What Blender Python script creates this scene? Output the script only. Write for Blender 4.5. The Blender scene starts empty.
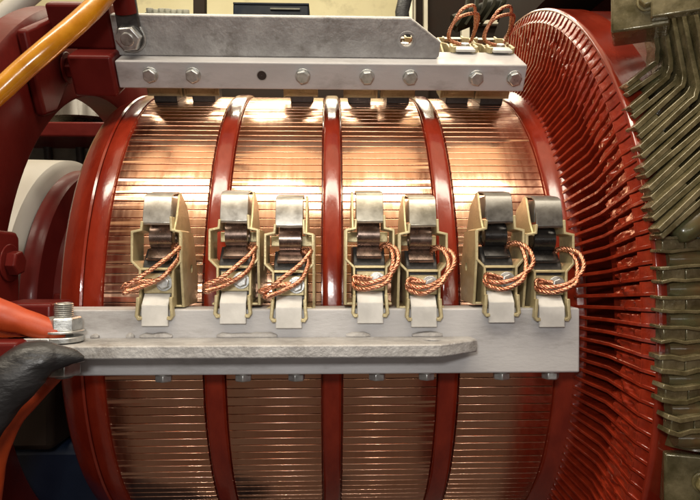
import bpy, math, random
from mathutils import Vector, Matrix, noise
random.seed(7)
PI = math.pi
S = bpy.context.scene
COL = S.collection
R = math.radians

# ------------------------------------------------------------------ camera model (also used to read off sizes)
F, DIST, CH, YAW = 593.3, 0.7538, 0.065, 0.0333
RAD = 0.25          # commutator radius; axis of the machine is the world X axis

def ray(px, py):
    x, z = (px-350)/F, -(py-250)/F
    return Vector((math.sin(YAW)+x*math.cos(YAW), math.cos(YAW)-x*math.sin(YAW), z))
CAM = Vector((0, -DIST, CH))
def at(px, py, Y):
    d = ray(px, py); t = (Y+DIST)/d.y
    return CAM+d*t
def atX(px, py, X):
    d = ray(px, py); t = X/d.x
    return CAM+d*t

# ------------------------------------------------------------------ materials
def new_mat(name):
    m = bpy.data.materials.new(name); m.use_nodes = True
    nt = m.node_tree
    return m, nt, nt.nodes['Principled BSDF']

def N(nt, typ, **kw):
    n = nt.nodes.new(typ)
    for k, v in kw.items():
        setattr(n, k, v)
    return n

def mat(name, c1, c2=None, scale=40, metal=0.0, rough=0.4, rvar=0.1, bump=0.0, bscale=None, coat=0.0,
        stretch=(1, 1, 1), lo=0.35, hi=0.65, spec=0.5, trans=0.0, dirt=None, dscale=14, dlo=.55, dhi=.7):
    m, nt, b = new_mat(name)
    L = nt.links.new
    tc = N(nt, 'ShaderNodeTexCoord'); mp = N(nt, 'ShaderNodeMapping')
    oi = N(nt, 'ShaderNodeObjectInfo'); mul = N(nt, 'ShaderNodeMath', operation='MULTIPLY'); mul.inputs[1].default_value = 7
    L(oi.outputs['Random'], mul.inputs[0])
    L(tc.outputs['Object'], mp.inputs['Vector']); L(mul.outputs[0], mp.inputs['Location'])
    mp.inputs['Scale'].default_value = stretch
    no = N(nt, 'ShaderNodeTexNoise'); no.inputs['Scale'].default_value = scale; no.inputs['Detail'].default_value = 6
    no.inputs['Roughness'].default_value = .62
    L(mp.outputs[0], no.inputs['Vector'])
    rp = N(nt, 'ShaderNodeValToRGB')
    rp.color_ramp.elements[0].position = lo; rp.color_ramp.elements[1].position = hi
    c2 = c2 or tuple(x*.75 for x in c1)
    rp.color_ramp.elements[0].color = (*c2, 1); rp.color_ramp.elements[1].color = (*c1, 1)
    L(no.outputs['Fac'], rp.inputs[0])
    col = rp.outputs[0]
    if dirt:
        n2 = N(nt, 'ShaderNodeTexNoise'); n2.inputs['Scale'].default_value = dscale; n2.inputs['Detail'].default_value = 8
        n2.inputs['Roughness'].default_value = .7
        L(mp.outputs[0], n2.inputs['Vector'])
        r2 = N(nt, 'ShaderNodeValToRGB'); r2.color_ramp.elements[0].position = dlo; r2.color_ramp.elements[1].position = dhi
        L(n2.outputs['Fac'], r2.inputs[0])
        mx = N(nt, 'ShaderNodeMix', data_type='RGBA')
        L(r2.outputs[0], mx.inputs[0]); L(col, mx.inputs[6]); mx.inputs[7].default_value = (*dirt, 1)
        col = mx.outputs[2]
    L(col, b.inputs['Base Color'])
    b.inputs['Metallic'].default_value = metal
    mr = N(nt, 'ShaderNodeMapRange'); mr.inputs[3].default_value = max(.03, rough-rvar); mr.inputs[4].default_value = min(1, rough+rvar)
    mr.inputs[1].default_value = .3; mr.inputs[2].default_value = .7
    L(no.outputs['Fac'], mr.inputs[0]); L(mr.outputs[0], b.inputs['Roughness'])
    b.inputs['Specular IOR Level'].default_value = spec
    if coat:
        b.inputs['Coat Weight'].default_value = coat; b.inputs['Coat Roughness'].default_value = .12
    if trans:
        b.inputs['Subsurface Weight'].default_value = trans
        b.inputs['Subsurface Radius'].default_value = (.01, .006, .002); b.inputs['Subsurface Scale'].default_value = .5
    if bump:
        nb = N(nt, 'ShaderNodeTexNoise'); nb.inputs['Scale'].default_value = bscale or scale*4; nb.inputs['Detail'].default_value = 4
        L(mp.outputs[0], nb.inputs['Vector'])
        bp = N(nt, 'ShaderNodeBump'); bp.inputs['Strength'].default_value = bump; bp.inputs['Distance'].default_value = .001
        L(nb.outputs['Fac'], bp.inputs['Height']); L(bp.outputs[0], b.inputs['Normal'])
    return m

NSEG = 190
def copper_mat():
    m, nt, b = new_mat('polished_copper'); L = nt.links.new
    tc = N(nt, 'ShaderNodeTexCoord'); sp = N(nt, 'ShaderNodeSeparateXYZ'); L(tc.outputs['Object'], sp.inputs[0])
    ng = N(nt, 'ShaderNodeMath', operation='MULTIPLY'); ng.inputs[1].default_value = -1; L(sp.outputs[1], ng.inputs[0])
    an = N(nt, 'ShaderNodeMath', operation='ARCTAN2'); L(sp.outputs[2], an.inputs[0]); L(ng.outputs[0], an.inputs[1])
    k = N(nt, 'ShaderNodeMath', operation='MULTIPLY_ADD'); k.inputs[1].default_value = NSEG/(2*PI); k.inputs[2].default_value = 400.5
    L(an.outputs[0], k.inputs[0])
    fl = N(nt, 'ShaderNodeMath', operation='FLOOR'); L(k.outputs[0], fl.inputs[0])
    wn = N(nt, 'ShaderNodeTexWhiteNoise', noise_dimensions='1D'); L(fl.outputs[0], wn.inputs['W'])
    # circumferential wear streaks: fine along X, long round the drum
    cb = N(nt, 'ShaderNodeCombineXYZ'); 
    sx = N(nt, 'ShaderNodeMath', operation='MULTIPLY'); sx.inputs[1].default_value = 260; L(sp.outputs[0], sx.inputs[0])
    sa = N(nt, 'ShaderNodeMath', operation='MULTIPLY'); sa.inputs[1].default_value = 2.5; L(an.outputs[0], sa.inputs[0])
    L(sx.outputs[0], cb.inputs[0]); L(sa.outputs[0], cb.inputs[1]); L(wn.outputs['Value'], cb.inputs[2])
    st = N(nt, 'ShaderNodeTexNoise'); st.inputs['Scale'].default_value = 1; st.inputs['Detail'].default_value = 2; st.inputs['Roughness'].default_value = .5
    L(cb.outputs[0], st.inputs['Vector'])
    # patina along each bar
    cb2 = N(nt, 'ShaderNodeCombineXYZ')
    sx2 = N(nt, 'ShaderNodeMath', operation='MULTIPLY'); sx2.inputs[1].default_value = 22; L(sp.outputs[0], sx2.inputs[0])
    sf2 = N(nt, 'ShaderNodeMath', operation='MULTIPLY'); sf2.inputs[1].default_value = 0.8; L(fl.outputs[0], sf2.inputs[0])
    L(sx2.outputs[0], cb2.inputs[0]); L(sf2.outputs[0], cb2.inputs[1])
    pt = N(nt, 'ShaderNodeTexNoise'); pt.inputs['Scale'].default_value = 1; pt.inputs['Detail'].default_value = 4; L(cb2.outputs[0], pt.inputs['Vector'])
    ad = N(nt, 'ShaderNodeMath', operation='ADD'); L(wn.outputs['Value'], ad.inputs[0]); L(pt.outputs['Fac'], ad.inputs[1])
    ad2 = N(nt, 'ShaderNodeMath', operation='ADD'); L(ad.outputs[0], ad2.inputs[0]); L(st.outputs['Fac'], ad2.inputs[1])
    mr0 = N(nt, 'ShaderNodeMapRange'); mr0.inputs[1].default_value = .6; mr0.inputs[2].default_value = 2.2; L(ad2.outputs[0], mr0.inputs[0])
    rp = N(nt, 'ShaderNodeValToRGB')
    rp.color_ramp.elements[0].color = (.68, .37, .235, 1); rp.color_ramp.elements[1].color = (.90, .58, .41, 1)
    e = rp.color_ramp.elements.new(.5); e.color = (.82, .49, .33, 1)
    L(mr0.outputs[0], rp.inputs[0]); L(rp.outputs[0], b.inputs['Base Color'])
    b.inputs['Metallic'].default_value = 1
    mr = N(nt, 'ShaderNodeMapRange'); mr.inputs[3].default_value = .17; mr.inputs[4].default_value = .26
    mr.inputs[1].default_value = .3; mr.inputs[2].default_value = .7
    L(st.outputs['Fac'], mr.inputs[0]); L(mr.outputs[0], b.inputs['Roughness'])
    b.inputs['Anisotropic'].default_value = .85
    b.inputs['Anisotropic Rotation'].default_value = .25
    tg = N(nt, 'ShaderNodeTangent', direction_type='RADIAL', axis='X'); L(tg.outputs[0], b.inputs['Tangent'])
    return m

M = {}
M['copper'] = copper_mat()
M['mica'] = mat('groove_mica', (.035, .018, .012), (.015, .008, .006), rough=.7)
M['red'] = mat('red_varnish', (.25, .024, .009), (.17, .014, .006), scale=22, rough=.18, rvar=.08, bump=.3, bscale=70, coat=.4, stretch=(2.5, 1, 1))
M['redlump'] = mat('thick_red_varnish', (.29, .027, .009), (.16, .013, .005), scale=60, rough=.17, rvar=.08, bump=.7, bscale=190, coat=.45, spec=.4)
M['redcast'] = mat('red_painted_casting', (.115, .0115, .009), (.075, .007, .006), scale=10, rough=.36, rvar=.08, bump=.35, bscale=60, coat=.04,
                   dirt=(.05, .008, .006), dscale=7, dlo=.58, dhi=.8, spec=.12)
M['grey'] = mat('silver_grey_paint', (.47, .465, .472), (.41, .405, .412), scale=30, metal=.0, rough=.45, rvar=.12, bump=.16, bscale=420,
                dirt=(.21, .195, .185), dscale=26, dlo=.53, dhi=.78, stretch=(.45, 1, 1.3))
M['greyrough'] = mat('flame_cut_grey_steel', (.40, .395, .39), (.26, .25, .245), scale=45, metal=.1, rough=.5, rvar=.1, bump=.9, bscale=260,
                     dirt=(.13, .115, .10), dscale=30, dlo=.54, dhi=.72)
M['zinc'] = mat('zinc_plated_steel', (.55, .56, .55), (.38, .39, .385), scale=200, metal=.75, rough=.34, rvar=.08, bump=.1)
M['brass'] = mat('yellow_passivated_casting', (.60, .515, .30), (.44, .37, .20), scale=45, metal=.4, rough=.42, rvar=.1, bump=.25, bscale=500,
                 dirt=(.24, .19, .10), dscale=45, dlo=.50, dhi=.72)
M['capA'] = mat('bright_spring_steel', (.52, .505, .46), (.40, .385, .35), scale=120, metal=.7, rough=.34, rvar=.08, bump=.03, bscale=900, dirt=(.42, .40, .34), dscale=50)
M['capB'] = mat('dark_spring_steel', (.22, .215, .20), (.14, .135, .125), scale=90, metal=.75, rough=.36, rvar=.08, bump=.03, bscale=900, dirt=(.1, .095, .09), dscale=60)
M['capC'] = mat('worn_spring_steel', (.50, .47, .39), (.34, .32, .26), scale=90, metal=.7, rough=.36, rvar=.08, bump=.04, bscale=900, dirt=(.24, .22, .16), dscale=50)
M['spring'] = mat('blued_spring_coil', (.30, .215, .175), (.17, .125, .105), scale=150, metal=.9, rough=.28, rvar=.06)
M['springB'] = mat('black_spring_coil', (.075, .072, .07), (.045, .043, .042), scale=150, metal=.8, rough=.3, rvar=.06)
M['carbon'] = mat('carbon_brush', (.045, .042, .04), (.025, .024, .023), scale=300, rough=.42, rvar=.08, bump=.2)
M['braid'] = mat('copper_braid', (.78, .41, .27), (.48, .20, .115), scale=420, metal=1.0, rough=.30, rvar=.08, bump=.45, bscale=1200)
M['clip'] = mat('white_clip', (.64, .63, .60), (.52, .51, .48), scale=60, rough=.5, rvar=.1, bump=.1)
M['orange'] = mat('orange_rubber', (.42, .056, .008), (.33, .036, .006), scale=30, rough=.5, rvar=.1, bump=.6, bscale=70, dirt=(.20, .03, .015), dscale=16, dlo=.55, dhi=.8)
M['black'] = mat('black_tape', (.024, .024, .026), (.011, .011, .012), scale=30, rough=.45, rvar=.14, bump=1.0, bscale=110, stretch=(1, 1, 2.2))
M['yellow'] = mat('amber_sleeve', (.52, .23, .010), (.38, .14, .006), scale=45, rough=.22, rvar=.07, coat=.5, trans=.25, bump=.25, bscale=120)
M['olive'] = mat('olive_varnished_copper', (.19, .16, .085), (.075, .064, .028), scale=70, rough=.26, rvar=.1, bump=.6, bscale=150, coat=.5, metal=.3)
M['olivedark'] = mat('green_coil_tape', (.075, .080, .036), (.10, .060, .026), scale=35, rough=.25, rvar=.08, bump=.4, bscale=120, coat=.5)
M['olivelight'] = mat('tan_filler', (.21, .175, .075), (.12, .10, .042), scale=70, rough=.4, rvar=.1, bump=.8, bscale=200, coat=.3)
M['wall'] = mat('pale_yellow_wall', (.78, .72, .46), (.70, .63, .38), scale=3, rough=.8, dirt=(.5, .45, .28), dscale=4)
M['steel'] = mat('bare_steel_sheet', (.62, .60, .55), (.5, .48, .43), scale=5, metal=.9, rough=.25, stretch=(6, 6, .4))
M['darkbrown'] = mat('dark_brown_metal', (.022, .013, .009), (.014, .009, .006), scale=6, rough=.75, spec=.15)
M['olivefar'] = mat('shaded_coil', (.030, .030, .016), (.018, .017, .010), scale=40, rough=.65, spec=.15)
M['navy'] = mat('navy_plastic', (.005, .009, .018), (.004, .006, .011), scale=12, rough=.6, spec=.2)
M['redshade'] = mat('shaded_armature_red', (.115, .0105, .006), (.07, .007, .004), scale=20, rough=.25, bump=.4, bscale=80, coat=.3)  # red darkened to put the armature's shade into its colour
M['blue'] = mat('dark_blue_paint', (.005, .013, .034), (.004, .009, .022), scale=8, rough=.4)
M['pale'] = mat('cream_paint', (.62, .58, .46), (.5, .46, .36), scale=9, rough=.5)
M['white'] = mat('light_grey_paint', (.55, .53, .48), (.47, .45, .41), scale=8, rough=.4)
M['greystuff'] = mat('dusty_grey_cloth', (.22, .22, .18), (.12, .12, .10), scale=14, rough=.8, bump=1, bscale=30)
M['thread'] = mat('stud_steel', (.48, .48, .46), (.33, .33, .32), scale=200, metal=.8, rough=.35)

# ------------------------------------------------------------------ mesh builder
class MB:
    def __init__(s): s.v = []; s.f = []; s.mi = []
    def add(s, vs, fs, mi=0):
        o = len(s.v); s.v += [tuple(x) for x in vs]
        for f in fs: s.f.append([i+o for i in f]); s.mi.append(mi)
    def box(s, a, b, mi=0):
        x0, y0, z0 = a; x1, y1, z1 = b
        vs = [(x0,y0,z0),(x1,y0,z0),(x1,y1,z0),(x0,y1,z0),(x0,y0,z1),(x1,y0,z1),(x1,y1,z1),(x0,y1,z1)]
        s.add(vs, [(0,3,2,1),(4,5,6,7),(0,1,5,4),(1,2,6,5),(2,3,7,6),(3,0,4,7)], mi)
    def prism(s, poly, fn, h0, h1, mi=0):
        n = len(poly)
        vs = [fn(a, b, h0) for a, b in poly]+[fn(a, b, h1) for a, b in poly]
        fs = [list(range(n))[::-1], list(range(n, 2*n))]+[(i, (i+1) % n, n+(i+1) % n, n+i) for i in range(n)]
        s.add(vs, fs, mi)
    def prism_hole(s, out, ib, c, r, fn, h0, h1, n=24):
        """outline whose point 0 is above and point ib below a round through hole"""
        H = [(c[0]-r*math.sin(2*PI*k/n), c[1]+r*math.cos(2*PI*k/n)) for k in range(n)]
        cx = sum(p[0] for p in out[:ib+1])/(ib+1)
        if cx > c[0]: H = [(2*c[0]-x, y) for x, y in H]
        m = len(out); T = m+n; vs = [fn(a, b, h) for h in (h0, h1) for a, b in out+H]; fs = []
        for q in (0, T):
            fs.append([q+i for i in range(ib+1)]+[q+m+k for k in range(n//2, -1, -1)])
            fs.append([q+i for i in range(ib, m)]+[q]+[q+m]+[q+m+k for k in range(n-1, n//2-1, -1)])
        fs += [(i, (i+1) % m, T+(i+1) % m, T+i) for i in range(m)]+[(m+k, m+(k+1) % n, T+m+(k+1) % n, T+m+k) for k in range(n)]
        s.add(vs, fs)
    def strip(s, path, t, fn, h0, h1, mi=0):
        """a bent sheet: 2-D centre line path with thickness t, extruded h0..h1"""
        n = len(path); left = []; right = []
        P = [Vector(p) for p in path]
        for i in range(n):
            d0 = (P[i]-P[i-1]).normalized() if i else None
            d1 = (P[i+1]-P[i]).normalized() if i < n-1 else None
            d0 = d0 or d1; d1 = d1 or d0
            n0 = Vector((-d0.y, d0.x)); n1 = Vector((-d1.y, d1.x)); m = (n0+n1).normalized()
            k = t/2/max(.4, m.dot(n0))
            left.append(P[i]+m*k); right.append(P[i]-m*k)
        vs = []; fs = []
        for i in range(n):
            for q, h in ((left[i], h0), (right[i], h0), (right[i], h1), (left[i], h1)):
                vs.append(fn(q.x, q.y, h))
        for i in range(n-1):
            a = 4*i; b = a+4
            for j in range(4): fs.append((a+j, b+j, b+(j+1) % 4, a+(j+1) % 4))
        fs += [(0, 1, 2, 3), (4*n-1, 4*n-2, 4*n-3, 4*n-4)]
        s.add(vs, fs, mi)
    def tube(s, pts, rad, n=12, cap=True, mi=0, squash=None):
        P = [Vector(p) for p in pts]; m = len(P)
        rs = rad if isinstance(rad, (list, tuple)) else [rad]*m
        up = None; vs = []; fs = []
        for i in range(m):
            d = (P[min(i+1, m-1)]-P[max(i-1, 0)]).normalized()
            if up is None:
                up = Vector((0, 0, 1)) if abs(d.z) < .9 else Vector((1, 0, 0))
            up = (up-d*up.dot(d)).normalized(); q = d.cross(up)
            for j in range(n):
                a = 2*PI*j/n
                vs.append(P[i]+(up*math.cos(a)*(squash or 1)+q*math.sin(a))*rs[i])
        for i in range(m-1):
            for j in range(n): fs.append((i*n+j, i*n+(j+1) % n, (i+1)*n+(j+1) % n, (i+1)*n+j))
        if cap: fs += [list(range(n))[::-1], [(m-1)*n+j for j in range(n)]]
        s.add(vs, fs, mi)
    def lathe(s, prof, n=96, closed=True, mi=0, o=(0, 0, 0), ax='X', a0=0, a1=2*PI, jit=None):
        full = abs(a1-a0-2*PI) < 1e-6
        m = len(prof); cols = n if full else n+1; vs = []; fs = []
        for j in range(cols):
            a = a0+(a1-a0)*j/n; c, sn = math.cos(a), math.sin(a)
            for x, r in prof:
                if jit: r = r+jit(x, a)
                v = {'X': (x, -r*c, r*sn), 'Z': (r*c, r*sn, x), 'Y': (r*c, x, r*sn)}[ax]
                vs.append((v[0]+o[0], v[1]+o[1], v[2]+o[2]))
        for j in range(n):
            k = (j+1) % cols
            for i in range(m if closed else m-1):
                fs.append((j*m+i, j*m+(i+1) % m, k*m+(i+1) % m, k*m+i))
        s.add(vs, fs, mi)
    def build(s, name, mats, parent=None, bevel=0, sub=0, smooth=35, seg=2):
        me = bpy.data.meshes.new(name); me.from_pydata(s.v, [], s.f)
        for m in (mats if isinstance(mats, (list, tuple)) else [mats]): me.materials.append(m)
        for p, i in zip(me.polygons, s.mi): p.material_index = i; p.use_smooth = True
        import bmesh
        bm = bmesh.new(); bm.from_mesh(me); bmesh.ops.recalc_face_normals(bm, faces=bm.faces); bm.to_mesh(me); bm.free()
        if smooth: me.set_sharp_from_angle(angle=R(smooth))
        o = bpy.data.objects.new(name, me); COL.objects.link(o)
        if parent: o.parent = parent
        if bevel:
            b = o.modifiers.new('bevel', 'BEVEL'); b.width = bevel; b.segments = seg; b.limit_method = 'ANGLE'; b.angle_limit = R(40)
            b.harden_normals = False
        if sub:
            b = o.modifiers.new('sub', 'SUBSURF'); b.levels = sub; b.render_levels = sub
        return o

def tag(o, label=None, cat=None, group=None, kind=None):
    if label: o['label'] = label
    if cat: o['category'] = cat
    if group: o['group'] = group
    if kind: o['kind'] = kind
    return o
def empty(name, loc=(0, 0, 0), rx=0, label=None, cat=None, group=None):
    o = bpy.data.objects.new(name, None); COL.objects.link(o)
    o.location = loc; o.rotation_euler = (rx, 0, 0); o.empty_display_size = .02
    return tag(o, label, cat, group)
def copy_tree(o, parent=None):
    c = o.copy(); COL.objects.link(c)
    if parent: c.parent = parent
    for ch in list(o.children): copy_tree(ch, c)
    return c
def spline(pts, per=8):
    P = [Vector(p) for p in pts]; out = []
    P = [P[0]*2-P[1]]+P+[P[-1]*2-P[-2]]
    for i in range(1, len(P)-2):
        for k in range(per):
            t = k/per; a, b, c, d = P[i-1:i+3]
            out.append(.5*((2*b)+(c-a)*t+(2*a-5*b+4*c-d)*t*t+(3*b-a-3*c+d)*t**3))
    out.append(P[-2]); return out

def hex_bolt(mb, c, ax, r, h, washer=0, mi=0, tw=.2, shank=0):
    """hex head: base centre c, outward axis ax"""
    ax = Vector(ax).normalized(); u = Vector((1, 0, 0)) if abs(ax.x) < .9 else Vector((0, 1, 0))
    u = (u-ax*u.dot(ax)).normalized(); v = ax.cross(u); c = Vector(c)
    def ring(n, rr, hh, t): return [c+ax*hh+(u*math.cos(2*PI*i/n+t)+v*math.sin(2*PI*i/n+t))*rr for i in range(n)]
    z = 0
    if washer:
        w = .0016; n = 20
        vs = ring(n, washer, 0, 0)+ring(n, washer, w, 0)
        mb.add(vs, [list(range(n)), list(range(n, 2*n))]+[(i, (i+1) % n, n+(i+1) % n, n+i) for i in range(n)], mi); z = w
    a = ring(6, r, z, tw); b = ring(6, r, z+h*.86, tw); d = ring(6, r*.88, z+h, tw)
    vs = a+b+d
    fs = [tuple(range(6))[::-1], tuple(range(12, 18))]+[(i, (i+1) % 6, 6+(i+1) % 6, 6+i) for i in range(6)]+[(6+i, 6+(i+1) % 6, 12+(i+1) % 6, 12+i) for i in range(6)]
    mb.add(vs, fs, mi)

# ------------------------------------------------------------------ COMMUTATOR
def Xat(px, py=320, Y=-RAD): return at(px, py, Y).x
comm = empty('commutator', (0, 0, 0), 0, 'large polished copper commutator drum with red bands and red finned end disc', 'commutator')
XL, XR = -.1907, .1941
edges = [XL, Xat(202), Xat(225), Xat(321.5), Xat(343), Xat(438), Xat(460.5), XR]
tilt = [random.gauss(0, .0022) for _ in range(NSEG)]
drad = [random.gauss(0, .00003) for _ in range(NSEG)]
def band(x0, x1):
    prof_r = []; ang = []; grv = []
    hp = PI/NSEG; g = .0013; ch = .0010
    for k in range(NSEG):
        c = 2*PI*k/NSEG
        for t, dr in ((-hp+g, -.0014), (-hp+g+.0001, -.00030), (-hp+g+.0006, -.00011), (-hp+g+.0013, 0), (-hp+g+.0019, 0), (-.005, 0), (0.0, 0), (.005, 0), (hp-g-.0019, 0), (hp-g-.0013, 0), (hp-g-.0006, -.00011), (hp-g-.0001, -.00030), (hp-g, -.0014)):
            ang.append(c+t); prof_r.append(RAD+dr+(drad[k]+tilt[k]*t*RAD if dr > -.001 else 0)); grv.append(dr)
    n = len(ang); cols = ((x0, -.007), (x0, -.0007), (x0+.0007, 0), ((x0+x1)/2, 0), (x1-.0007, 0), (x1, -.0007), (x1, -.007))
    m = len(cols); vs = []
    for a, r in zip(ang, prof_r):
        for x, d in cols:
            rr = r+d; vs.append((x, -rr*math.cos(a), rr*math.sin(a)))
    mb = MB(); fs0 = []; fs1 = []
    for j in range(n):
        k = (j+1) % n; dest = fs1 if (j % 13 == 12) else fs0
        for i in range(m-1): dest.append((j*m+i, j*m+i+1, k*m+i+1, k*m+i))
    mb.add(vs, fs0+fs1); mb.mi = [0]*len(fs0)+[1]*len(fs1)
    return mb.build('copper_band', [M['copper'], M['mica']], comm, smooth=45)
for i in range(4): band(edges[2*i], edges[2*i+1])
def ring_jit(x, a): return .00035*noise.noise(Vector((x*60, 5*math.cos(a), 5*math.sin(a))))
for i in range(3):
    a, b = edges[2*i+1], edges[2*i+2]; w = b-a
    p = [(a+.0008, RAD-.008), (a+.0008, RAD-.001), (a+.0016, RAD+.0012), (a+.0035, RAD+.0024), (a+.006, RAD+.0026), (b-.006, RAD+.0026), (b-.0035, RAD+.0024), (b-.0016, RAD+.0012), (b-.0008, RAD-.001), (b-.0008, RAD-.008)]
    mb = MB(); mb.lathe(p, 190, False, jit=ring_jit); mb.build('insulating_ring', M['red'], comm, smooth=50)
# core
mb = MB(); mb.lathe([(-.19, .05), (-.19, .243), (.195, .243), (.195, .05)], 96, False); mb.build('drum_core', M['red'], comm)
# left end ring: bright cylindrical band, groove, then a darker sloping outer flange
a = XL
mb = MB(); mb.lathe([(a-.0006, RAD-.008), (a-.0006, RAD-.001), (a-.002, RAD+.0012), (a-.0145, RAD+.0012), (a-.0165, RAD-.0002), (a-.0168, RAD-.006)], 190, False, jit=ring_jit)
mb.build('end_band', M['red'], comm, smooth=50)
mb = MB(); mb.lathe([(a-.0172, RAD-.010), (a-.0172, RAD+.0004), (a-.019, RAD+.0012), (a-.022, RAD-.0006), (a-.038, RAD-.0075), (a-.041, RAD-.011), (a-.0415, RAD-.03), (a-.030, RAD-.06), (a-.03, .10)], 190, False, jit=ring_jit)
mb.build('end_flange', M['red'], comm, smooth=50)
# right ring between copper and risers
mb = MB(); mb.lathe([(XR+.0006, RAD-.008), (XR+.0006, RAD-.001), (XR+.0018, RAD+.0016), (XR+.004, RAD+.0036), (XR+.0085, RAD+.0052), (XR+.0125, RAD+.0088), (XR+.0145, RAD+.011), (XR+.022, RAD+.011)], 190, False, jit=ring_jit)
mb.build('end_band', M['red'], comm, smooth=50)

# risers : thin radial blades with thick varnish between them
PITCH = 2*PI/NSEG
def riser_mesh(seed):
    mb = MB(); t = .0014
    front = [(.2062, .2590), (.2075, .2625), (.2206, .291), (.2243, .333), (.2290, .3455)]
    poly = front+[(.250, .3455), (.250, .259)]
    def fn(x, r, h): return (x, -r, h)
    wob = .0006*noise.noise(Vector((seed*3.1, 0, 0)))
    # blade built as columns so that it can wander a little
    vs = []; n = len(poly)
    for sgn in (-1, 1):
        for (x, r) in poly:
            w = .0004*noise.noise(Vector((seed*7.7, r*40, 1)))
            vs.append((x+.0004*noise.noise(Vector((seed*5.3, r*30, 9))), -r, sgn*t+w))
    fs = [list(range(n))[::-1], list(range(n, 2*n))]+[(i, (i+1) % n, n+(i+1) % n, n+i) for i in range(n)]
    mb.add(vs, fs)
    # lumpy filling towards +t neighbour
    nu, nv = 18, 8; g = []
    for i in range(nu+1):
        u = i/nu; r = .280+(.334-.280)*u
        xf = .2206+(.2243-.2206)*max(0, (r-.291)/.042)
        if r < .291: xf = .2206-.0131*(.291-r)/.0285
        for j in range(nv+1):
            v = j/nv; tt = v*r*PITCH
            rag = noise.noise(Vector((seed*9.1, v*2.3, 5)))*.22
            e = max(0, min(1, (u-.12+rag*.7)/.34)); edge = e*e*(3-2*e)
            q = noise.noise(Vector((seed*11+r*160, v*1.7, 3)))*.0036+noise.noise(Vector((seed*5+r*430, v*4, 7)))*.0018
            slot = max(0, min(1, (v-.70)/.12)); rec = (.0004+.0012*v+slot*.0095)*edge+(1-edge)*.015
            if u > .82: k_ = (u-.82)/.18; rec = rec*(1-k_*(1-.6*slot))+.0004*k_; q *= 1-k_
            g.append((xf+rec-.75*q*edge, -r, tt))
    fs = [(i*(nv+1)+j, i*(nv+1)+j+1, (i+1)*(nv+1)+j+1, (i+1)*(nv+1)+j) for i in range(nu) for j in range(nv)]
    mb.add(g, fs)
    # flat outer block
    vs = []
    for (x, r) in ((.2234, .3330), (.2262, .3365), (.2288, .3445), (.25, .3445), (.25, .3335)):
        for v in (.0005, .80): vs.append((x+.0009, -r, r*PITCH*v))
    fs = [(2*i, 2*i+1, 2*i+3, 2*i+2) for i in range(4)]
    mb.add(vs, fs)
    return mb
NVAR = 12
var = [riser_mesh(k+1.37) for k in range(NVAR)]
protos = []
lo, hi = -46, 122
vis = [k for k in range(NSEG) if lo <= ((k*360/NSEG+180) % 360)-180 <= hi]
rest = [k for k in range(NSEG) if k not in vis]
for i, k in enumerate(vis):
    j = i if i < NVAR else random.randrange(NVAR)
    if i < NVAR:
        o = var[j].build('riser', M['redlump'], comm, bevel=.0004, seg=1, smooth=30); protos.append(o)
    else:
        o = protos[j].copy(); COL.objects.link(o); o.parent = comm
    o.rotation_euler = (-k*PITCH, 0, 0)
mb = MB()
for k in rest:
    src = var[k % NVAR]; a = -k*PITCH; c, s = math.cos(a), math.sin(a)
    mb.add([(x, y*c-z*s, y*s+z*c) for x, y, z in src.v], src.f)
o = mb.build('riser', M['redlump'], comm, smooth=30); o['kind'] = 'stuff'
mb = MB(); mb.lathe([(.243, .20), (.243, .3445), (.258, .3445), (.258, .20)], 190, False); mb.build('riser_backing', M['red'], comm)
mb = MB(); mb.lathe([(.2286, .3447), (.2286, .3462), (.2297, .3474), (.2325, .3478), (.2345, .347), (.263, .3466), (.263, .3447)], 190, True, jit=lambda x, a: .0003*noise.noise(Vector((x*90, 14*math.cos(a), 14*math.sin(a)))))
mb.build('rim_band', M['red'], comm, smooth=50)
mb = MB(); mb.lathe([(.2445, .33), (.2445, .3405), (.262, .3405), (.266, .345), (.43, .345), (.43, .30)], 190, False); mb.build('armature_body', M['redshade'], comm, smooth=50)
# hub and shaft on the left (turn with the drum)
mb = MB(); mb.lathe([(-.200, .06), (-.2, .112), (-.255, .116), (-.268, .128), (-.272, .134), (-.284, .137), (-.287, .145), (-.290, .158), (-.297, .163), (-.305, .163), (-.309, .158), (-.309, .06)], 128, False)
mb.build('hub', M['redcast'], comm, smooth=40)
for dg in (2, 62, 122, 182, 242, 302):
    a = R(dg); c, s = math.cos(a), math.sin(a)
    vs = []; mb = MB()
    for x in (-.283, -.262):
        for r, t in ((.110, -.016), (.139, -.016), (.142, 0), (.139, .016), (.110, .016)):
            vs.append((x, -(r*c-t*s), r*s+t*c))
    mb.add(vs, [(4, 3, 2, 1, 0), (5, 6, 7, 8, 9)]+[(i, (i+1) % 5, 5+(i+1) % 5, 5+i) for i in range(5)])
    mb.build('hub_lug', M['redcast'], comm, bevel=.002)

# ------------------------------------------------------------------ BEARING HOUSING behind the hub
mb = MB(); mb.lathe([(-.311, .09), (-.311, .168), (-.316, .175), (-.42, .177), (-.42, .09)], 128, False)
o = mb.build('bearing_housing', M['white'], None, smooth=40)
tag(o, 'pale grey round bearing housing behind the dark red hub at far left', 'bearing housing')

# ------------------------------------------------------------------ ROCKER RING (red casting on the left)
rock = empty('rocker_ring', (-.29, 0, 0), 0, 'heavy dark red painted ring casting with ribs and bolted lugs on the left', 'ring casting')
def local(o, e): o.location = -Vector(e.location); return o
mb = MB(); mb.lathe([(-.276, .250), (-.274, .254), (-.274, .338), (-.277, .343), (-.300, .343), (-.310, .330), (-.310, .250)], 128, True)
local(mb.build('ring_body', M['redcast'], rock, smooth=40), rock)
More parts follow.
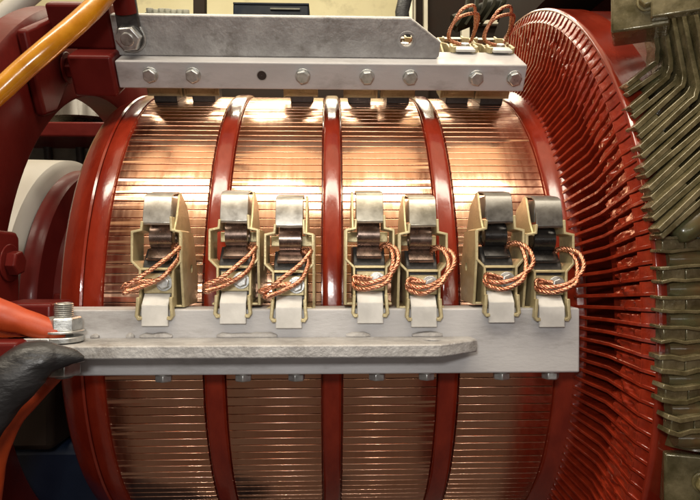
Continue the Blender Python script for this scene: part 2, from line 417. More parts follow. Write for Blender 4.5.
# raised rib pads on the ring face at each arm
def pad(pts, x0, x1, name, bev=.003):
    mb = MB(); P = [atX(px, py, x1) for px, py in pts]
    mb.add([(x0, p.y, p.z) for p in P]+[(x1, p.y, p.z) for p in P],
           [list(range(len(P)))[::-1], list(range(len(P), 2*len(P)))]+[(i, (i+1) % len(P), len(P)+(i+1) % len(P), len(P)+i) for i in range(len(P))])
    return local(mb.build(name, M['redcast'], rock, bevel=bev, seg=3), rock)
pad([(26, 30), (92, 1), (118, 4), (122, 60), (80, 60), (66, 92), (58, 112), (46, 116), (40, 92)], -.2735, -.264, 'raised_rib')
pad([(-30, 226), (17, 232), (20, 238), (20, 300), (16, 345), (-30, 345)], -.2735, -.262, 'raised_rib')
# arm frame: local (x = along the shaft, y = -outward, z = tangential up); an arm at angle A is turned by rotation -A about X
def W(A, u, v, w):
    c, s = math.cos(A), math.sin(A)
    return Vector((u, -v*c+w*s, v*s+w*c))
A_TOP = R(58.2)
for A in (0.0, A_TOP):
    mb = MB(); mb.box((-.246, -.311, -.035), (-.2047, -.272, .026)); mb.box((-.266, -.352, -.010), (-.2080, -.3105, .004))
    o = mb.build('mounting_lug', M['redcast'], rock, bevel=.003, seg=3); o.rotation_euler = (-A, 0, 0); o.location = (.29, 0, 0)
    mb = MB(); hex_bolt(mb, (0, 0, 0), (1, 0, 0), .0105, .008, .0155)
    o = mb.build('bolt', M['redcast'], rock, bevel=.0006)
    p = atX(67, 68, -.262) if A else atX(9, 263, -.262)
    o.location = (p.x+.29, p.y, p.z)

# ------------------------------------------------------------------ BRUSH ARMS
BF, BB, BT, BO = .305, .279, .0205, -.029     # bar front, back, top, bottom
BOLT_MID = [-.1280, -.0670, -.0260, .0365, .0750, .1340, .1730]
BOLT_TOP = [-.1720, -.1315, -.0265, .0355, .0775, .1420, .1795]
def arm(A, name_label, bolts, hole=None):
    e = empty('brush_rail', W(A, 0, .29, 0), -A, name_label, 'brush arm', 'grey brush arms across the commutator')
    def put(o): o.location = (0, .29, 0); return o
    def sub(o, part): o.parent = part; o.location = (0, 0, 0); return o
    # bar
    mb = MB(); x0, x1 = -.2042, .1912
    mb.box((x0, -BF, BO), (x1, -BB, BT))
    bar = put(mb.build('bar', M['grey'], e, bevel=.0014, seg=3))
    mb = MB()
    # shelf plate welded on the front, angled end
    hc = (.0745, .3225); hr = .0062
    poly = [(hc[0], .3430), (-.2075, .3430), (-.2075, .3052), (hc[0], .3052), (.1050, .3052), (.1075, .3075), (.1080, .3210), (.0775, .3428)]
    mb.prism_hole(poly, 3, hc, hr, lambda a, b, h: (a, -b, h), -.0100, -.0006)
    sh = put(mb.build('shelf_plate', M['greyrough'], e, bevel=.0012, seg=2))
    mb = MB(); mb.lathe([(-.0106, .0064), (-.0106, .0086), (-.0098, .0092), (-.0098, .0064)], 28, True, o=(hc[0], -hc[1], 0), ax='Z')
    sub(mb.build('hole_rim', M['greyrough'], e), sh)
    # welds
    for (a, b) in ((-.178, -.172), (-.152, -.146), (-.142, -.118), (-.085, -.04), (.012, .03), (.062, .085)):
        mb = MB(); m = max(3, int((b-a)/.004)); pts = [(a+(b-a)*i/m, -.3062+.0006*random.random(), .0002) for i in range(m+1)]
        mb.tube(pts, [.0024+.0012*random.random() if 0 < i < m else .0014 for i in range(m+1)], 8)
        sub(mb.build('weld_bead', M['greyrough'], e), sh)
    for u in bolts:
        mb = MB(); hex_bolt(mb, (u, -.2925, BO-.0002), (0, 0, -1), .0068, .0052, .0074, tw=random.random())
        put(mb.build('bolt', M['zinc'], e, bevel=.0004))
    if hole:
        mb = MB(); mb.lathe([(BO-.0004, .0002), (BO-.0004, .0044), (BO+.002, .0044), (BO+.002, .0002)], 20, True, o=(hole, -.2925, 0), ax='Z')
        sub(mb.build('hole', M['mica'], e), bar)  # dark disc on the face stands for the shade inside the hole
        mb = MB(); mb.lathe([(BO-.0007, .0044), (BO-.0007, .0052), (BO+.002, .0052), (BO+.002, .0044)], 20, True, o=(hole, -.2925, 0), ax='Z')
        sub(mb.build('hole_rim', M['greyrough'], e), bar)
    # terminal stud with nuts and washers
    mb = MB(); c = (-.1900, -.3235)
    prof = [(-.026, .0002), (-.026, .0052)]; z = -.026
    while z < .026:
        prof += [(z, .0058), (z+.0007, .0065), (z+.0014, .0058)]; z += .0014
    prof += [(.0265, .0052), (.0272, .004), (.0272, .0002)]
    mb.lathe(prof, 20, False, o=(c[0], c[1], 0), ax='Z'); st = put(mb.build('terminal_stud', M['thread'], e, smooth=50))
    mb = MB(); hex_bolt(mb, (c[0], c[1], .0065), (0, 0, 1), .0122, .0095, .0145, tw=.35); sub(mb.build('nut', M['zinc'], e, bevel=.0005), st)
    mb = MB(); hex_bolt(mb, (c[0], c[1], -.0132), (0, 0, -1), .0122, .0095, .0145, tw=.1); sub(mb.build('nut', M['zinc'], e, bevel=.0005), st)
    return e
arm(0.0, 'lower grey brush arm bar with flat shelf plate and seven brush holders above', BOLT_MID)
arm(A_TOP, 'upper grey brush arm bar with hex bolt row and empty hole, plate standing on top', BOLT_TOP, -.066)

# ------------------------------------------------------------------ BRUSH HOLDERS
H0 = Vector((0, -.285, .05))
def strands(path, r, nst, pitch, sr, mb, ph=0):
    P = [Vector(p) for p in path]; L = [0]
    for i in range(1, len(P)): L.append(L[-1]+(P[i]-P[i-1]).length)
    ups = []; up = Vector((0, 0, 1))
    for i in range(len(P)):
        d = (P[min(i+1, len(P)-1)]-P[max(0, i-1)]).normalized()
        up = (up-d*up.dot(d)).normalized(); ups.append((up.copy(), d.cross(up)))
    for k in range(nst):
        q = []
        for i in range(len(P)):
            a = 2*PI*(k/nst+L[i]/pitch)+ph
            q.append(P[i]+(ups[i][0]*math.cos(a)+ups[i][1]*math.sin(a))*r)
        mb.tube(q, sr, 6)
def holder(capmat, springmat, flip, dy, ext=1):
    e = empty('brush_holder', H0, 0, 'x', 'brush holder', 'brush holders on the brush arms')
    def put(o): o.location = -H0; return o
    def sub(o, part): o.parent = part; o.location = (0, 0, 0); return o
    XZ = lambda a, b, h: (a, -h, b)
    fr, bk = .3035, .262
    # keyhole shaped casting, open to the front
    mb = MB(); t = .0019
    Lp = [(-.0105, .0865), (-.0110, .0800), (-.0178, .0785), (-.0180, .0565), (-.0120, .0505), (-.0118, .0225)]
    Rp = [(.0108, .0900), (.0112, .0800), (.0178, .0785), (.0180, .0565), (.0125, .0505), (.0122, .0225)]
    mb.strip(Lp, t, XZ, .2800, .3065); mb.strip(Rp, t, XZ, .2800, .3065)
    for sg in (-1, 1):     # hooked feet gripping the front edge of the bar
        mb.strip([(sg*.0120, .0300), (sg*.0124, .0220), (sg*.0130, .0165), (sg*.0116, .0143), (sg*.0092, .0146)], .0024, XZ, .3056, .3114)
    mb.box((-.0115, -.3055, .0497), (.0115, -.2800, .0516))
    put(mb.build('holder_frame', M['brass'], e, bevel=.00045))
    for sg in ((-1,) if flip else (1,)):      # one sided holder
        mb = MB()          # tall cheek beside the cap
        mb.prism([(.3060, .0778), (.2975, .0890), (.2895, .1075), (.2855, .1095), (.2660, .1000), (.2520, .0790)], lambda a, b, h: (h, -a, b), sg*.0128-.0009, sg*.0128+.0009)
        put(mb.build('cheek', M['brass'], e, bevel=.0004))
        mb = MB()          # deep lower side plate with a round hole
        oc = (.2760, .0500); hr = .0034
        out = [(.2760, .0785), (.3060, .0785), (.3060, .0562), (.2985, .0215), (.2760, .0215), (.2555, .0215), (.2545, .0450), (.2700, .0785)]
        mb.prism_hole(out, 4, oc, hr, lambda a, b, h: (h, -a, b), sg*.0184-.0009, sg*.0184+.0009, 18)
        put(mb.build('side_plate', M['brass'], e))
    # back and bottom of the box, brush
    mb = MB(); mb.box((-.0174, -.2640, .0700), (.0174, -.2622, .0784))
    put(mb.build('back_wall', M['brass'], e, bevel=.0005))
    mb = MB(); mb.box((-.0174, -.2985, .0215), (.0174, -.2560, .0232)); mb.box((-.0158, -.2775, .0203), (.0158, -.2580, .0216)); mb.box((-.0130, -.2750, .0196), (.0130, -.2600, .0204))
    put(mb.build('bottom_wall', M['brass'], e, bevel=.0005))
    mb = MB()
    poly = [(.2980, .0240), (.2980, .0535), (.2965, .0560), (.2870, .0660), (.2413, .0660), (.2446, .0520), (.2470, .0380), (.2487, .0240)]
    mb.prism(poly, lambda a, b, h: (h, -a, b), -.0122, .0122)
    cbr = put(mb.build('carbon_brush', M['carbon'], e, bevel=.0008))
    # rolled constant force spring: a spiral of strip
    mb = MB(); sp = []
    for i in range(64):
        a = i/63*2*PI*2.6; r = .0060+.0046*i/63; sp.append((.2865+r*math.cos(a), .0752+r*math.sin(a)))
    la = sp[-1]; sp.append((la[0]-.002, la[1]+.008)); sp.append((la[0]-.006, la[1]+.016))
    mb.strip(sp, .0005, lambda a, b, h: (h, -a, b), -.0084, .0084)
    mb.lathe([(-.0080, .0002), (-.0080, .0060), (.0080, .0060), (.0080, .0002)], 20, True, o=(0, -.2865, .0752), ax='X')
    cs = put(mb.build('coil_spring', springmat, e, smooth=40))
    # spring tail pressing on the brush
    mb = MB(); mb.strip([(.2900, .0660), (.2962, .0585), (.3000, .0575)], .0012, lambda a, b, h: (h, -a, b), -.0095, .0095)
    sub(mb.build('spring_foot', springmat, e), cs)
    # bent pressure cap
    mb = MB(); mb.strip([(.3035, .0842), (.3045, .0855), (.3035, .0930), (.3005, .1040), (.2985, .1062), (.2940, .1080), (.2780, .1105), (.2715, .1085)], .0013, lambda a, b, h: (h, -a, b), -.0104, .0104)
    mb.box((-.0098, -.2985, .0885), (-.0086, -.2740, .1055)); mb.box((.0086, -.2985, .0885), (.0098, -.2740, .1055))
    put(mb.build('pressure_cap', capmat, e, bevel=.0004))
    # white clamp clip over the top of the bar
    mb = MB(); mb.strip([(.3010, .0315), (.3085, .0235), (.3088, .0085)], .0026, lambda a, b, h: (h, -a, b), -.0098, .0098)
    mb.box((-.0094, -.3040, .0240), (.0094, -.2990, .0262))
    put(mb.build('clamp_clip', M['clip'], e, bevel=.0005))
    # terminal screw and tab
    mb = MB(); mb.box((-.0100, -.3035, .0325), (.0112, -.3005, .0475)); tab = put(mb.build('terminal_tab', M['brass'], e, bevel=.0005))
    mb = MB(); hex_bolt(mb, (.0055, -.3036, .0405), (0, -1, 0), .0050, .0040, .0064, tw=.4); sub(mb.build('terminal_screw', M['zinc'], e, bevel=.0003), tab)
    # twin twisted copper pigtails
    for k in range(2):
        j = lambda q: (random.random()-.5)*q
        o = .0042*k if flip else .0066*k
        if flip:   # loop bulging to the right
            pts = [(.0085, -.2855, .0600), (.0100, -.2930, .0675), (.0155, -.3010, .0685-o*.3), (.0205-o*.7, -.3120, .0640-o), (.0195-o, -.3200, .0540-o*1.1), (.0100, -.3225-o, .0440-o*.5), (-.0030, -.3205-o, .0400-o), (-.0120, -.3150, .0415-o), (-.0110, -.3090, .0445-o*.6), (.0000, -.3065, .0425), (.0050, -.3060, .0410)]
        else:      # loop swept to the lower left
            pts = [(.0085, -.2855, .0600), (.0095, -.2925, .0665), (.0150, -.3000, .0672-o), (.0160-o*.4, -.3110, .0640-o*1.9), (.0080, -.3180, .0555-o*1.7), (-.0050, -.3230, .0455-o*1.2), (-.0150, -.3230-o, .0385-o*.7), (-.0195+o*.6, -.3190, .0360-o*.2), (-.0185, -.3130, .0385), (-.0070, -.3075, .0405), (.0050, -.3060, .0410)]
        pts = [(p[0]+j(.0016), -.305+(p[1]+.305)*(ext if p[1] < -.305 else 1)+j(.0016), p[2]+j(.0016)+dy) for p in pts]
        mb = MB(); strands(spline(pts, 9), .00105, 4, .0125, .00082, mb, k)
        sub(mb.build('pigtail', M['braid'], e, smooth=60), cbr)
    return e
mid_spots = [(-.1300, 'capA', 'spring', 0, 'leftmost lower brush holder with bright silver cap, alone on the first copper band'),
             (-.0725, 'capA', 'spring', 0, 'lower brush holder with bright cap, left one of two on the second copper band'),
             (-.0310, 'capA', 'spring', 0, 'lower brush holder with silver cap at the right side of the second copper band'),
             (.0300, 'capC', 'spring', 1, 'lower brush holder with worn brownish cap at the left of the third copper band'),
             (.0705, 'capC', 'spring', 1, 'lower brush holder with worn greenish cap at the right of the third copper band'),
             (.1295, 'capB', 'springB', 1, 'lower brush holder with dark cap, left one of the dark pair on the fourth band'),
             (.1680, 'capB', 'springB', 1, 'rightmost lower brush holder with dark cap, next to the red finned disc')]
for i, (u, cm, sm, fl, lab) in enumerate(mid_spots):
    e = holder(M[cm], M[sm], fl, (random.random()-.5)*.002)
    e['label'] = lab; e.location = Vector((u, 0, (0, .0015, -.002, .0015, -.0015, .0015, -.002)[i]))+H0
proto = holder(M['capC'], M['spring'], 1, 0, 1.2)
proto2 = holder(M['capB'], M['spring'], 0, .001, 1.15)
proto3 = holder(M['capC'], M['spring'], 1, 0, 1.9)
top_lab = ['upper brush holder under the left end of the upper arm, first from the red casting',
           'upper brush holder beneath the upper arm, second from the red casting',
           'upper brush holder beneath the middle of the upper bar',
           'upper brush holder beneath the upper arm, just right of the middle red ring',
           'upper brush holder beneath the upper arm, left of the third red ring',
           'upper brush holder with copper loop, nearest to the angled plate end',
           'upper brush holder with copper loop at the right end of the upper bar']
for i, u in enumerate(BOLT_TOP):
    src = proto if i % 3 else proto2
    if i == 1: e = proto
    elif i == 0: e = proto2
    elif i == 5: e = proto3
    elif i == 6: e = copy_tree(proto3)
    else: e = copy_tree(src)
    e['label'] = top_lab[i]; e.location = W(A_TOP, u-.004, -H0.y, H0.z+.001*((i*7) % 3-1)); e.rotation_euler = (-A_TOP, 0, 0)
# ------------------------------------------------------------------ CABLES
def cable(name, pix, rad, m, label, cat='cable', per=10, n=20, wob=0, squash=None):
    pts = spline([at(*p) for p in pix], per)
    if isinstance(rad, (list, tuple)):
        rr = []
        for i in range(len(pts)):
            t = i/(len(pts)-1)*(len(rad)-1); k = min(int(t), len(rad)-2); rr.append(rad[k]+(rad[k+1]-rad[k])*(t-k))
    else: rr = [rad]*len(pts)
    if wob: rr = [r*(1+wob*noise.noise(Vector((i*.13, 5.3, 0)))) for i, r in enumerate(rr)]
    return pts, rr
def cable_obj(name, m, parent, pts, rr, n=20, squash=None, lump=None):
    mb = MB(); mb.tube(pts, rr, n, squash=squash)
    if lump:
        for i in range(len(mb.v)):
            k = min(i//n, len(pts)-1); p = Vector(mb.v[i]); d = p-Vector(pts[k])
            q = noise.noise(p*lump[1])+.5*noise.noise(p*lump[1]*2.3)
            mb.v[i] = tuple(p+d*q*lump[0])
    return mb.build(name, m, parent, smooth=60)

p, r = cable('y', [(-45, 128, -.30), (-20, 108, -.295), (0, 91, -.29), (25, 68, -.285), (52, 45, -.28), (80, 21, -.27), (101, 0, -.26), (118, -24, -.25), (135, -60, -.24)], .0083, None, '')
tag(cable_obj('cable', M['yellow'], None, p, r), 'glossy amber yellow cable crossing the top left corner', 'cable')

e = empty('cable', at(0, 315, -.33), 0, 'orange cable with metal lug under the nut on top of the lower shelf plate', 'cable')
p, r = cable('o', [(-60, 300, -.335), (-25, 307, -.335), (0, 315, -.334), (22, 321.5, -.332), (45, 329, -.330), (57, 333.5, -.329), (65, 337, -.328)], [.0120, .0116, .0108, .0090, .0084, .0072, .0030], None, '', wob=.05)
L0 = -Vector(e.location)
o = cable_obj('sleeve', M['orange'], e, p, r, 28, lump=(.06, 50)); o.location = L0
mb = MB(); mb.box((-.2230, -.339, .0002), (-.1935, -.311, .0040)); mb.lathe([(.0002, .0002), (.0002, .0142), (.004, .0142), (.004, .0002)], 24, True, o=(-.1900, -.325, 0), ax='Z')
o = mb.build('lug', M['zinc'], e, bevel=.0006); o.location = L0
e = empty('cable', at(0, 440, -.33), 0, 'red orange cable hanging down from under the lower shelf plate', 'cable')
L0 = -Vector(e.location)
p, r = cable('o2', [(62, 368, -.318), (54, 375, -.318), (44, 384, -.320), (30, 398, -.327), (13, 416, -.328), (1, 438, -.328), (-8, 470, -.328), (-14, 520, -.327), (-16, 570, -.325)], [.0052, .0062, .0068, .0074, .0080, .0084, .0086, .0086, .0086], None, '')
o = cable_obj('sleeve', M['orange'], e, p, r, 28, lump=(.06, 50)); o.location = L0
mb = MB(); mb.box((-.2200, -.337, -.0120), (-.1935, -.313, -.0088)); mb.lathe([(-.0120, .0002), (-.0120, .0142), (-.0088, .0142), (-.0088, .0002)], 24, True, o=(-.1900, -.325, 0), ax='Z')
o = mb.build('lug', M['zinc'], e, bevel=.0006); o.location = L0
p, r = cable('b', [(-70, 475, -.372), (-40, 438, -.371), (-18, 412, -.370), (0, 392, -.369), (16, 376, -.368), (33, 363, -.367), (46, 358.5, -.366), (58, 357, -.364), (71, 356.5, -.362), (78, 357.5, -.361), (84, 358.5, -.360)], [.0195, .0195, .0190, .0180, .0165, .0140, .0113, .0080, .0052, .0034, .0014], None, '')
tag(cable_obj('cable', M['black'], None, p, r, 40, lump=(.12, 38)), 'thick black taped cable end tapering to a point along the lower shelf plate', 'cable')
p, r = cable('o3', [(-60, 330, -.32), (-25, 338, -.322), (0, 346, -.325), (22, 350, -.328), (42, 352, -.33)], .0100, None, '')
tag(cable_obj('cable', M['orange'], None, p, r), 'orange cable lying between the upper orange cable and the black taped cable', 'cable')
# lead with dark lug on the upper arm
e = empty('cable_lead', W(A_TOP, -.1900, .3235, -.0132), -A_TOP, 'short red lead with dark crimped lug bolted to the left end of the upper plate', 'cable lead')
mb = MB(); mb.lathe([(-.0030, .0002), (-.0030, .0128), (.0030, .0128), (.0030, .0002)], 24, True, ax='Z')
mb.box((-.0105, -.036, -.0026), (.0105, -.004, .0026)); mb.build('lug', M['carbon'], e, bevel=.001)
mb = MB(); mb.tube(spline([(0, -.022, 0), (-.0005, -.034, -.001), (-.002, -.048, -.003), (-.006, -.075, -.004), (-.012, -.12, 0)], 8), [.0098]*9+[.0108]*40 if False else .0105, 20)
mb.build('sleeve', M['redcast'], e, smooth=60)

# ------------------------------------------------------------------ FIELD COILS on the right
def flatbar(pts3, halfw, depth, m, name, parent, L0, nrm=(0, 1, 0)):
    """a strip following pts (thin in the picture plane, deep along nrm)"""
    jj = lambda: (random.random()-.5)*.0016
    P = [Vector(p)+Vector((jj(), jj(), jj())) for p in pts3]; mb = MB(); vs = []; nv = Vector(nrm)
    for i in range(len(P)):
        d = (P[min(i+1, len(P)-1)]-P[max(i-1, 0)]).normalized(); s = d.cross(nv).normalized()
        k = halfw
        for a, b in ((-k, 0), (k, 0), (k, depth), (-k, depth)): vs.append(P[i]+s*a+nv*b)
    n = len(P); fs = [(0, 1, 2, 3), tuple(4*n-1-i for i in range(4))]
    for i in range(n-1):
        for j in range(4): fs.append((4*i+j, 4*i+4+j, 4*i+4+(j+1) % 4, 4*i+(j+1) % 4))
    mb.add(vs, fs); o = mb.build(name, m, parent, bevel=.0005); o.location = L0; return o
def bend(a, b, c, r=.14):
    a, b, c = Vector(a), Vector(b), Vector(c); p = b+(a-b)*r; q = b+(c-b)*min(r, .5)
    return [a]+[p*(1-t)**2+b*2*t*(1-t)+q*t*t for t in (0, .25, .5, .75, 1)]+[c]
e = empty('field_coil', at(660, 140, -.33), 0, 'olive green field coil of bent copper strips stacked diagonally at upper right', 'field coil', 'olive field coils around the armature')
L0 = -Vector(e.location)
for i in range(8):
    T = (626.5+4.5*i+random.uniform(-2.5, 2.5), 87+20.5*i+random.uniform(-1.5, 1.5)); Bd = (659.5+13.6*i, 60+11.5*i)
    yb = -.300-.0085*i
    for q, (dx, dy) in enumerate(((0, 0), (7.5, 8.5))):
        T2 = (T[0]+dx*.35, T[1]+dy); B2 = (Bd[0]+dx, Bd[1]+dy*.75)
        U2 = (B2[0]-14, B2[1]-75); V2 = (U2[0]-16, U2[1]-80)
        pts = bend(at(*T2, yb), at(*B2, yb+.002), at(*U2, yb+.012))+[at(*V2, yb+.028)]
        flatbar(pts, .0019, .014, M['olive'], 'conductor', e, L0)
    # tan filler between the pair of strips
    a = at(T[0]+3, T[1]+4.5, yb+.003); b = at(T[0]+3+.36*(Bd[0]-T[0]), T[1]+4.5+.36*(Bd[1]-T[1]), yb+.003)
    m_ = (a+b)/2; mb = MB(); d = (b-a); 
    pts = [a+d*k/6 for k in range(7)]
    mb.tube([p_+Vector((0, .0042, 0)) for p_ in pts], [.0040+.0010*random.random() for _ in pts], 10)
    o = mb.build('filler', M['olivelight'], e, smooth=60); o.location = L0
    # varnished loop between one pair and the next
    c0 = at(T[0]+22, T[1]+7.5, yb+.004); c1 = at(T[0]+52, T[1]-16, yb+.006)
    mb = MB(); d = (c1-c0); mb.tube([c0+d*k/8+Vector((0, .006, 0)) for k in range(9)], [.005, .0074, .0084, .0088, .009, .009, .009, .009, .009], 16)
    o = mb.build('coil_loop', M['olivedark'], e, smooth=60); o.location = L0
# dark inner packing behind the strips
mb = MB()
for q in range(7):
    pts = [at(676+q*11, 66+q*14, -.268-.006*q), at(664+q*11, 0+q*14, -.26-.006*q), at(640+q*11, -100, -.235)]
    mb.tube(pts, .010, 12)
o = mb.build('coil_body', M['olivedark'], e, smooth=60); o.location = L0

e = empty('field_coil', at(672, 320, -.35), 0, 'olive green field coil of level copper strip pairs beside the disc at middle right', 'field coil', 'olive field coils around the armature')
L0 = -Vector(e.location)
for i in range(7):
    y0 = 237.5+30.2*i; yb = -.352-.0026*i
    x0 = 660+(0, .5, 1, 1, 0, 3, 9)[i]
    for dy in (0, 13.5):
        yy = y0+dy
        wav = 2.2 if i >= 4 else .4
        pts = [at(x0+(700-x0+60)*k/8, yy-.05*(k*8)*(1 if i < 2 else 0)+wav*math.sin(k*1.9+i), yb+.0005*k) for k in range(9)]
        flatbar(pts, .0012 if i < 4 else .0017, .014, M['olive'], 'conductor', e, L0)
    a = at(x0+2, y0+6.8, yb+.003); b = at(x0+25, y0+6.5, yb+.003); d = b-a
    mb = MB(); mb.box((a.x, a.y, a.z-.0040), (b.x, a.y+.01, a.z+.0042)); mb.box((b.x+.001, a.y+.0015, a.z-.0042), (b.x+.06, a.y+.011, a.z+.0042)); o = mb.build('filler', M['olive'], e, bevel=.0008); o.location = L0
    c0 = at(x0+11, y0+22, yb+.004); c1 = at(x0+75, y0+21, yb+.004); d = c1-c0
    mb = MB(); mb.tube([c0+d*k/8+Vector((0, .007, 0)) for k in range(9)], [.0055, .0072, .0078, .008, .008, .008, .008, .008, .008], 16)
    o = mb.build('coil_loop', M['olivedark'], e, smooth=60); o.location = L0
mb = MB(); c0 = at(690, 222, -.3225); c1 = at(695, 446, -.3400)
mb.tube([c0+(c1-c0)*k/12 for k in range(13)], [.0215+.002*math.sin(k*2.1) for k in range(13)], 20); o = mb.build('coil_body', M['olivedark'], e, smooth=60); o.location = L0

def clamp(c, size, rz, label):
    e = empty('coil_clamp', c, 0, label, 'clamp block', 'clamp blocks of the field coils'); e.rotation_euler = (0, 0, rz)
    mb = MB(); sx, sy, sz = size; mb.box((-sx, -sy, -sz), (sx, sy, sz)); mb.build('block', M['olive'], e, bevel=.0018, seg=3)
    mb = MB(); mb.box((sx*.35, -sy-.010, -sz*.8), (sx+.02, -sy-.0005, sz*.72)); mb.build('cheek', M['olive'], e, bevel=.0015, seg=3)
    mb = MB(); hex_bolt(mb, (sx*.25, -sy-.0002, sz*.1), (0, -1, 0), .0062, .008, .0075); mb.build('bolt', M['olivelight'], e, bevel=.0006)
    return e
e = clamp(at(640, 14, -.30), (.020, .018, .0175), R(-28), 'olive clamp block with bolt at the top right corner above the bent strips')
e = clamp(at(690, 476, -.335), (.0195, .016, .020), R(-20), 'olive clamp block with bolt at the bottom right corner')

# stator frame: red housing wall round the armature behind the coils
e = empty('stator_frame', (.37, 0, 0), 0, 'dark red stator frame wall behind the olive field coils', 'stator frame'); L0 = -Vector(e.location)
mb = MB(); mb.lathe([(.335, .372), (.335, .60), (.40, .60), (.40, .372)], 128, True)
o = mb.build('frame_wall', M['redcast'], e, smooth=40); o.location = L0
mb = MB(); P_ = [(.262, .372), (.262, .45), (.334, .45), (.334, .372)]; mb.lathe(P_, 40, True, a0=R(74), a1=R(150))  # pole-like block added to shade the armature's top from behind
for j in (0, 40): mb.f.append([j*4+i for i in range(4)]); mb.mi.append(0)
o = mb.build('light_block', M['darkbrown'], e, smooth=40); o.location = L0
# far coils glimpsed over the top of the disc
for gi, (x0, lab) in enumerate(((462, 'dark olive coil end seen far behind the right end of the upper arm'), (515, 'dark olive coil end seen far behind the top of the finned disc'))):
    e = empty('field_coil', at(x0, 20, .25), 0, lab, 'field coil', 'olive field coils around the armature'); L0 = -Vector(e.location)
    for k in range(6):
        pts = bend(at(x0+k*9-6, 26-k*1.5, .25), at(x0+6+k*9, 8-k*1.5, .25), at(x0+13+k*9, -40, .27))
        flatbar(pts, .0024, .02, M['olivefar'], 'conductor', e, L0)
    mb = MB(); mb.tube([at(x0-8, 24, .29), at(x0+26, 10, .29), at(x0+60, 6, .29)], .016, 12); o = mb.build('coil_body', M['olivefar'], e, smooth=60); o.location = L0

# ------------------------------------------------------------------ BACKGROUND
mb = MB(); mb.box((-2.6, 2.0, -1.2), (2.6, 2.1, 2.2)); o = mb.build('wall', M['wall']); o['kind'] = 'structure'
def bx(mb, p0, p1, Y, dep):
    a = at(p0[0], p1[1], Y); b = at(p1[0], p0[1], Y); mb.box((a.x, Y, a.z), (b.x, Y+dep, b.z))
e = empty('equipment_case', at(270, 17, 1.6), 0, 'dark navy case against the pale wall above the upper plate', 'case'); L0 = -Vector(e.location)
mb = MB(); bx(mb, (233, 4.5), (309, 40), 1.6, .2); o = mb.build('body', M['navy'], e, bevel=.006); o.location = L0
mb = MB(); bx(mb, (270, 8), (300, 9.5), 1.59, .009); o = mb.build('handle', M['greystuff'], e, bevel=.002); o.location = L0
mb = MB(); bx(mb, (233, 3.2), (309, 4.3), 1.595, .21); o = mb.build('lid', M['navy'], e, bevel=.002); o.location = L0
mb = MB(); bx(mb, (193, -40), (205, 60), 1.5, .04)
tag(mb.build('post', M['darkbrown'], None, bevel=.004), 'dark brown upright post in front of the pale wall behind the upper plate', 'post')
mb = MB(); bx(mb, (404.5, -40), (413, 60), 1.3, .05); bx(mb, (413.3, -40), (416, 60), 1.32, .03)
tag(mb.build('post', M['pale'], None, bevel=.004), 'pale narrow upright post at the edge of the dark cabinet', 'post')
e = empty('cabinet', at(500, 200, 1.4), 0, 'dark brown cabinet standing behind the machine at upper right', 'cabinet'); L0 = -Vector(e.location)
mb = MB(); bx(mb, (414, -60), (800, 320), 1.4, .4); o = mb.build('body', M['darkbrown'], e, bevel=.01); o.location = L0
mb = MB(); bx(mb, (424, -60), (428, 200), 1.37, .029); o = mb.build('door_edge', M['pale'], e, bevel=.003); o.location = L0
mb = MB(); bx(mb, (462, 14), (470, 42), 1.36, .03); bx(mb, (470.5, 20), (500, 24), 1.37, .02); o = mb.build('latch', M['pale'], e, bevel=.003); o.location = L0
e = empty('hanging_lamp_cord', at(405, 0, 1.1), 0, 'black thick hose hanging in front of the wall above the plate end', 'hose')
mb = MB(); mb.tube([at(412, -40, 1.1)-Vector(e.location), at(406, -5, 1.1)-Vector(e.location), at(402, 12, 1.1)-Vector(e.location), at(404, 40, 1.12)-Vector(e.location)], .022, 14)
e.name = 'hose'; o = mb.build('hose_body', M['black'], e, smooth=60)
# parts tray glimpsed above the left of the plate
e = empty('parts_tray', at(170, 20, 1.2), 0, 'tan tray of small steel fittings behind the left end of the upper plate', 'tray'); L0 = -Vector(e.location)
mb = MB(); bx(mb, (148, 14), (192, 40), 1.2, .15); o = mb.build('tray', M['pale'], e, bevel=.004); o.location = L0
mb = MB(); 
for k in range(7):
    c = at(150+k*6, 13+random.random()*2, 1.22); hex_bolt(mb, c, (0, -.3, 1), .012, .014, .016)
o = mb.build('fittings', M['greystuff'], e, bevel=.001); o.location = L0
mb = MB(); bx(mb, (112, 52), (430, 330), 1.35, .04); tag(mb.build('dark_panel', M['darkbrown'], None, bevel=.01), 'dark panel added to darken the slit below the upper bar', 'dark_panel')  # panel added so that the slit under the bar stays dark
# left opening : steel drum on a red-brown beam, grey cloth below
c = at(88, 110, .95)
mb = MB(); prof = [(-.04, .0), (-.04, .118), (.002, .118), (.006, .122), (.012, .118), (.16, .118), (.165, .0)]
mb.lathe(prof, 64, False, o=(c.x, c.y, c.z), ax='Z'); o = mb.build('steel_drum', M['steel'], None, smooth=40)
tag(o, 'shiny bare steel drum glimpsed through the gap right of the red ring', 'drum')
mb = MB(); bx(mb, (-60, 122.5), (190, 136), .82, .3); o = mb.build('bench_beam', M['redcast'], None, bevel=.005); tag(o, 'red brown shelf beam below the steel drum in the left gap', 'beam')
e = empty('cloth_bundle', at(80, 160, 1.0), 0, 'dusty grey cloth bundle in dark straps under the shelf beam', 'bundle'); L0 = -Vector(e.location)
mb = MB(); bx(mb, (-40, 130), (190, 330), 1.0, .2); o = mb.build('cloth', M['greystuff'], e, bevel=.03); o.location = L0
for x_ in (45, 77, 96):
    mb = MB(); mb.tube([at(x_, 128, .985), at(x_+3, 150, .985), at(x_+9, 230, .985)], .012, 10); o = mb.build('strap', M['carbon'], e, smooth=60); o.location = L0
# pale pipe at the extreme top left corner
mb = MB(); mb.tube(spline([at(-20, 42, -.05), at(0, 20, -.05), at(16, 6, -.05), at(40, -14, -.05)], 6), .012, 16)
tag(mb.build('hose', M['white'], None, smooth=60), 'pale grey hose at the very top left corner behind the red ring', 'hose')
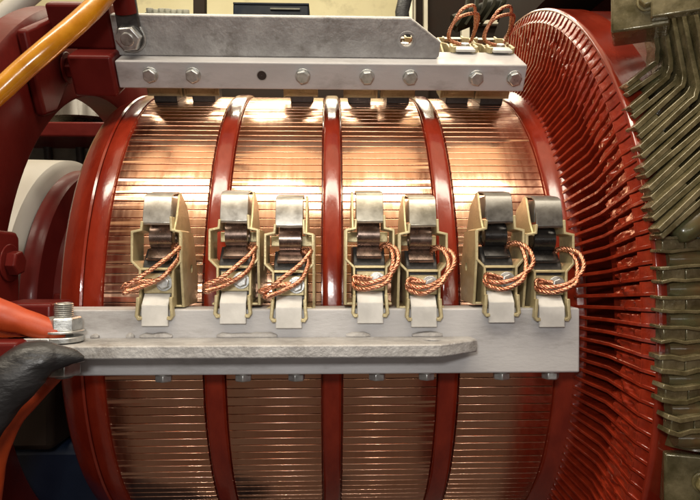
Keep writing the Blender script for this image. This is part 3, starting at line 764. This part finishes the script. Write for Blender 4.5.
# dark block added for the shade under the bearing, dark blue bin at bottom left behind the drum end
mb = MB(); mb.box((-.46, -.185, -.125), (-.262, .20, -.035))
tag(mb.build('bearing_shade_block', M['darkbrown'], None, bevel=.006), 'dark block added for the shade under the pale housing at lower left', 'shade_block')
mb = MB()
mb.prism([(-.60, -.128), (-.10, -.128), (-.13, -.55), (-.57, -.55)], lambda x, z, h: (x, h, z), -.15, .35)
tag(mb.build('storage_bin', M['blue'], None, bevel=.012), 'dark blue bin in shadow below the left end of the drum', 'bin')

# ------------------------------------------------------------------ LIGHT
w = bpy.data.worlds.new('World'); S.world = w; w.use_nodes = True
nt = w.node_tree; bg = nt.nodes['Background']
tc = N(nt, 'ShaderNodeTexCoord'); sp = N(nt, 'ShaderNodeSeparateXYZ'); nt.links.new(tc.outputs['Generated'], sp.inputs[0])
mr = N(nt, 'ShaderNodeMapRange'); mr.inputs[1].default_value = -1; mr.inputs[2].default_value = 1; nt.links.new(sp.outputs[2], mr.inputs[0])
rp = N(nt, 'ShaderNodeValToRGB'); nt.links.new(mr.outputs[0], rp.inputs[0])
E_ = rp.color_ramp.elements
E_[0].position = 0; E_[0].color = (.12, .085, .066, 1)
E_[1].position = 1; E_[1].color = (1.7, 1.28, .82, 1)
for pos, c in ((.30, (.115, .080, .060, 1)), (.5, (.05, .034, .025, 1)), (.62, (.18, .125, .085, 1)), (.80, (.45, .33, .22, 1)), (.90, (1.5, 1.15, .74, 1))):
    q = E_.new(pos); q.color = c
nt.links.new(rp.outputs[0], bg.inputs['Color']); bg.inputs['Strength'].default_value = .8

def area(name, loc, target, sx, sy, power, col):
    l = bpy.data.lights.new(name, 'AREA'); l.shape = 'RECTANGLE'; l.size = sx; l.size_y = sy; l.energy = power; l.color = col
    o = bpy.data.objects.new(name, l); COL.objects.link(o); o.location = loc
    d = Vector(target)-Vector(loc); o.rotation_euler = d.to_track_quat('-Z', 'Y').to_euler(); return o
el = R(63); c0 = Vector((0, -.225, .12))
area('overhead_lamp', c0+Vector((-.02, -math.cos(el), math.sin(el)))*1.3, c0, 2.1, .22, 30, (1, .90, .74))
area('rear_fill', (0.1, .95, 1.25), (0, .1, .2), 1.4, .45, 12, (1, .88, .68))  # added light behind, for the wall and the drum's upper highlight
area('wall_fill', (-.3, .62, 1.5), (-.1, 1.7, .1), 1.4, .25, 24, (1, .92, .74))  # added light aimed at the back wall to brighten the background
area('front_fill', (0, -1.75, .11), (0, -.25, .03), 1.5, .07, 2.2, (1, .95, .88))  # added strip fill at camera height, for front faces and the copper's bright line
area('camera_flash', (-.03, -DIST-.03, CH+.07), (0, 0, .02), .05, .035, 1.1, (1, .97, .92))

# ------------------------------------------------------------------ CAMERA
cam = bpy.data.cameras.new('camera'); co = bpy.data.objects.new('camera', cam); COL.objects.link(co)
co.location = CAM; co.rotation_euler = (R(90), 0, -YAW)
cam.sensor_width = 36; cam.lens = F/700*36; cam.clip_start = .02; cam.clip_end = 50
S.camera = co
S.render.engine = 'CYCLES'
S.render.resolution_x = 1024; S.render.resolution_y = 731
S.view_settings.view_transform = 'Standard'; S.view_settings.look = 'None'; S.view_settings.exposure = 0; S.view_settings.gamma = 1
